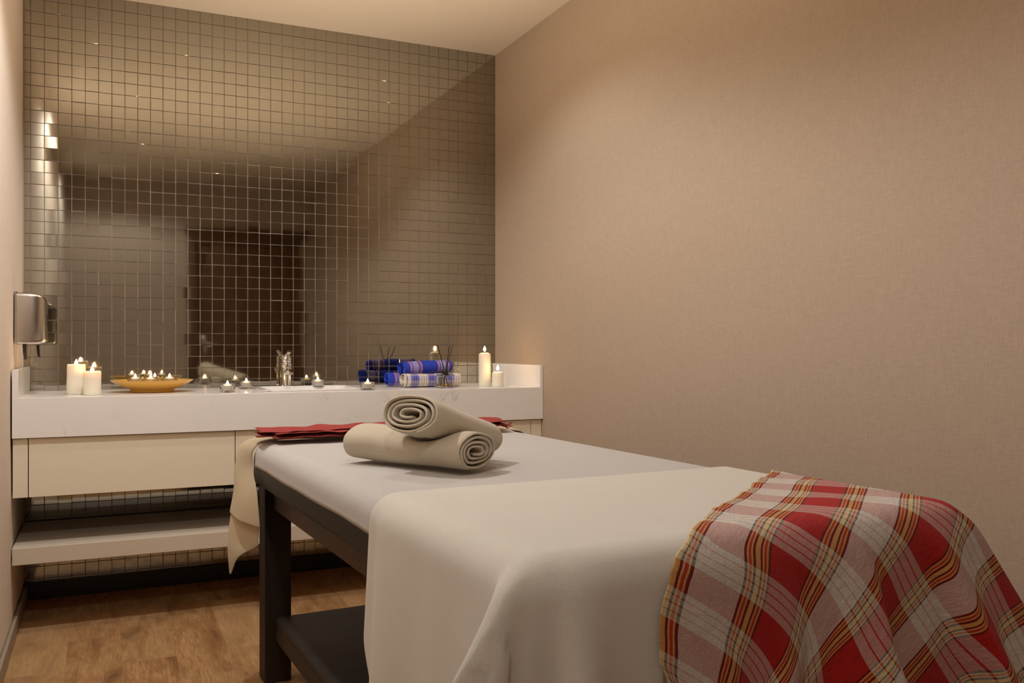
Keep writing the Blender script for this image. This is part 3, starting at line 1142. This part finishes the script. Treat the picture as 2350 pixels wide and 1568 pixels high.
X = drape(S_, W_, LO, HI, 0.050, cover_ear, cover_shape)
X = relax(X, 1)
d_, n_ = sd_box(X, LO, HI, 0.050)
X += n_ * np.maximum(-d_, 0)[..., None]
UVc = np.stack([S_, W_], -1)
o = grid_mesh('cream_cover', to_world(X), UVc, M['cover'], None, 0.003, 1, 1.0)
tag(o, 'plain cream cotton cover draped over the foot half of the massage table', 'cover')

# red plaid cloth laid askew over the foot end's right corner
E_ = np.array([0.59, -0.807]); E_ /= np.linalg.norm(E_)
N_ = np.array([0.807, 0.59]); N_ /= np.linalg.norm(N_)
P0 = np.array([1.243, 0.862])
h = 0.010
ea = np.arange(-0.22, 1.20, h)
nb = np.arange(0.0, 0.86, h)
EE, NN = np.meshgrid(ea, nb, indexing='ij')
LO2, HI2 = LO - 0.010, HI + 0.009
LS = P0[0] + (E_[0] * EE[0:1] * 0 + E_[0] * EE) + N_[0] * NN
LW = P0[1] + E_[1] * EE + N_[1] * NN
LSw = LS + 0.0


def plaid_ear(d, ph, side):
    k = smooth(math.degrees(ph) / 50) * (1 - smooth((math.degrees(ph) - 55) / 35))
    o = 0.60 * max(0.0, d - 0.015) * k
    return (0.30 * o, side * 0.95 * o)


def plaid_shape(s, w, ds_, dw_, side):
    a = b = c = 0.0
    if ds_ > 0:
        d = max(0.0, ds_ - 0.025)
        r1 = 0.565 + 0.24 * d
        r2 = 0.745 + 0.38 * d
        a += d * (0.26 * bell(w - r1, 0.09, 0.016) + 0.30 * bell(w - r2, 0.018, 0.06) + 0.10 * bell(w - 0.33, 0.06, 0.05) + 0.06)
        b += 1.12 * d * (1 - smooth((w + 1.37 * d - 0.246) / 0.62))
        a += 0.04 * d * mnoise.noise(Vector((w * 16, ds_ * 5, 8.0)))
    if dw_ > 0: b += side * dw_ * 0.06
    if ds_ == 0 and dw_ == 0:
        c = 0.006 * max(0.0, mnoise.noise(Vector((s * 11, w * 9, 0.7))))
    return (a, b, c)


for i in range(LS.shape[0]):
    for j in range(LS.shape[1]):
        # slight waviness of the weave where it lies
        LSw[i, j] += 0.011 * mnoise.noise(Vector((EE[i, j] * 6, NN[i, j] * 5, 5.5)))
X = drape(LSw, LW, LO2, HI2, 0.057, plaid_ear, plaid_shape)
X = relax(X, 2)
d_, n_ = sd_box(X, LO2, HI2, 0.057)
X += n_ * np.maximum(-d_, 0)[..., None]
for i in range(X.shape[0]):
    for j in range(4):
        X[i, j, 2] += 0.006 * (4 - j) / 4 * max(0, mnoise.noise(Vector((EE[i, j] * 26, 0, 4))) + 0.35)
o = grid_mesh('plaid_cloth', to_world(X), np.stack([NN, EE], -1), M['plaid'], None, 0.002, 1, 1.0)
tag(o, 'red, white and yellow plaid cloth draped over the foot corner of the massage table', 'cloth')

# ecru towel across the head end, one corner hanging down the left side


def crom(pts, t):
    n = len(pts) - 1
    x = t * n
    i = min(int(x), n - 1)
    f = x - i
    p = [np.array(pts[max(0, min(n, i + d))], float) for d in (-1, 0, 1, 2)]
    return 0.5 * ((2 * p[1]) + (-p[0] + p[2]) * f + (2 * p[0] - 5 * p[1] + 4 * p[2] - p[3]) * f * f + (-p[0] + 3 * p[1] - 3 * p[2] + p[3]) * f ** 3)


def patch(rows, nu, nv):
    P = np.zeros((nu + 1, nv + 1, 3))
    for j in range(nv + 1):
        col = [crom(r, j / nv) for r in rows]
        for i in range(nu + 1):
            P[i, j] = crom(col, i / nu)
    return P


rows = [
    [(-0.140, 0.888, 0.690), (-0.06, 0.890, 0.690), (0.001, 0.890, 0.690)],
    [(-0.140, 0.872, 0.735), (-0.06, 0.872, 0.740), (0.001, 0.872, 0.736)],
    [(-0.140, 0.55, 0.742), (-0.06, 0.55, 0.747), (0.001, 0.55, 0.741)],
    [(-0.140, 0.25, 0.742), (-0.06, 0.25, 0.747), (0.001, 0.25, 0.741)],
    [(-0.135, 0.06, 0.742), (-0.06, 0.06, 0.747), (0.001, 0.06, 0.741)],
    [(-0.120, -0.020, 0.722), (-0.05, -0.014, 0.722), (0.001, -0.006, 0.722)],
    [(-0.09, -0.046, 0.660), (-0.045, -0.030, 0.655), (0.002, -0.012, 0.660)],
    [(-0.07, -0.054, 0.590), (0.01, -0.044, 0.575), (0.085, -0.016, 0.600)],
    [(-0.055, -0.068, 0.525), (0.015, -0.052, 0.510), (0.100, -0.010, 0.500)],
]
P = patch(rows, 64, 14)
for i in range(P.shape[0]):
    for j in range(P.shape[1]):
        P[i, j, 2] += 0.0012 * mnoise.noise(Vector((P[i, j, 0] * 20, P[i, j, 1] * 20, P[i, j, 2] * 20)))
UVh = np.stack(np.meshgrid(np.linspace(0, 1.3, 65), np.linspace(0, 0.17, 15), indexing='ij'), -1)
ht = grid_mesh('head_towel', to_world(P), UVh, M['head_towel'], None, 0.004, 1, 0.0)
tag(ht, 'ecru terry towel across the head end, a corner hanging down the left side', 'towel')
rows = [
    [(-0.055, -0.060, 0.545), (0.015, -0.044, 0.540), (0.080, -0.008, 0.530)],
    [(-0.052, -0.068, 0.505), (0.010, -0.040, 0.500), (0.070, -0.006, 0.500)],
    [(-0.050, -0.074, 0.450), (0.005, -0.036, 0.452), (0.060, -0.008, 0.455)],
    [(-0.048, -0.076, 0.425), (-0.010, -0.050, 0.420), (0.058, -0.010, 0.440)],
    [(-0.046, -0.074, 0.390), (-0.028, -0.062, 0.388), (-0.008, -0.050, 0.400)],
    [(-0.046, -0.070, 0.345), (-0.044, -0.068, 0.342), (-0.041, -0.066, 0.345)],
]
P = patch(rows, 30, 12)
grid_mesh('folded_corner', to_world(P), np.stack(np.meshgrid(np.linspace(0, 0.25, 31), np.linspace(0, 0.15, 13), indexing='ij'), -1), M['head_towel'], ht, 0.003, 1, 0.0)

# folded red scarf across the head end


def scarf():
    root = thing('red_scarf', 'folded crinkled red cotton scarf across the head end of the massage table', 'scarf', wld(0.03, 0.43, 0.752))
    inv = root.location
    def strip(name, w0, w1, s0, s1, zs, seed, layers):
        nl, per = 70, 12
        nk = layers * per
        P = np.zeros((nl + 1, nk + 1, 3))
        UV = np.zeros((nl + 1, nk + 1, 2))
        for i in range(nl + 1):
            t = i / nl
            w = w0 + (w1 - w0) * t
            for k in range(nk + 1):
                L_ = k / per
                ly = min(int(L_), layers - 1)
                f = L_ - ly
                ss = f if ly % 2 == 0 else 1 - f
                wid = (s1 - s0)
                edge = 0.012 * mnoise.noise(Vector((w * 14, ly * 2.0, seed)))
                s = s0 + wid * ss + edge * (ss - 0.5) * 2 + 0.010 * mnoise.noise(Vector((w * 4, seed, 3)))
                z = zs + 0.0066 * (ly + (0.5 - 0.5 * math.cos(PI * f))) + 0.0050 * mnoise.noise(Vector((w * 20, s * 60, ly * 0.5 + seed))) + 0.004 * mnoise.noise(Vector((w * 6, 1.0, seed)))
                P[i, k] = to_world(np.array([[s, w, z]]))[0] - np.array(inv)
                UV[i, k] = (w, L_ * wid)
        return grid_mesh(name, P, UV, M['scarf'], root, 0.0022, 1, 0.0)
    fold = strip('scarf_fold', -0.004, 0.80, -0.015, 0.085, 0.7535, 2.0, 4)
    strip('turned_under_edge', 0.035, 0.34, 0.050, 0.122, 0.7510, 5.0, 3)
    rnd = random.Random(6)
    for k in range(9):
        bm = bmesh.new()
        s = 0.0 + 0.008 * k
        p = [np.array([s, 0.795, 0.756 + rnd.random() * 0.008])]
        for q in range(1, 5):
            p.append(p[-1] + np.array([rnd.gauss(0, 0.003), 0.008, rnd.gauss(0, 0.003) - 0.001]))
        pts = [tuple(to_world(a[None])[0] - np.array(inv)) for a in p]
        add_tube(bm, pts, [0.0022, 0.002, 0.0018, 0.0015, 0.001], 8)
        obj('tassel', bm, M['scarf'], fold, smooth=True)


scarf()
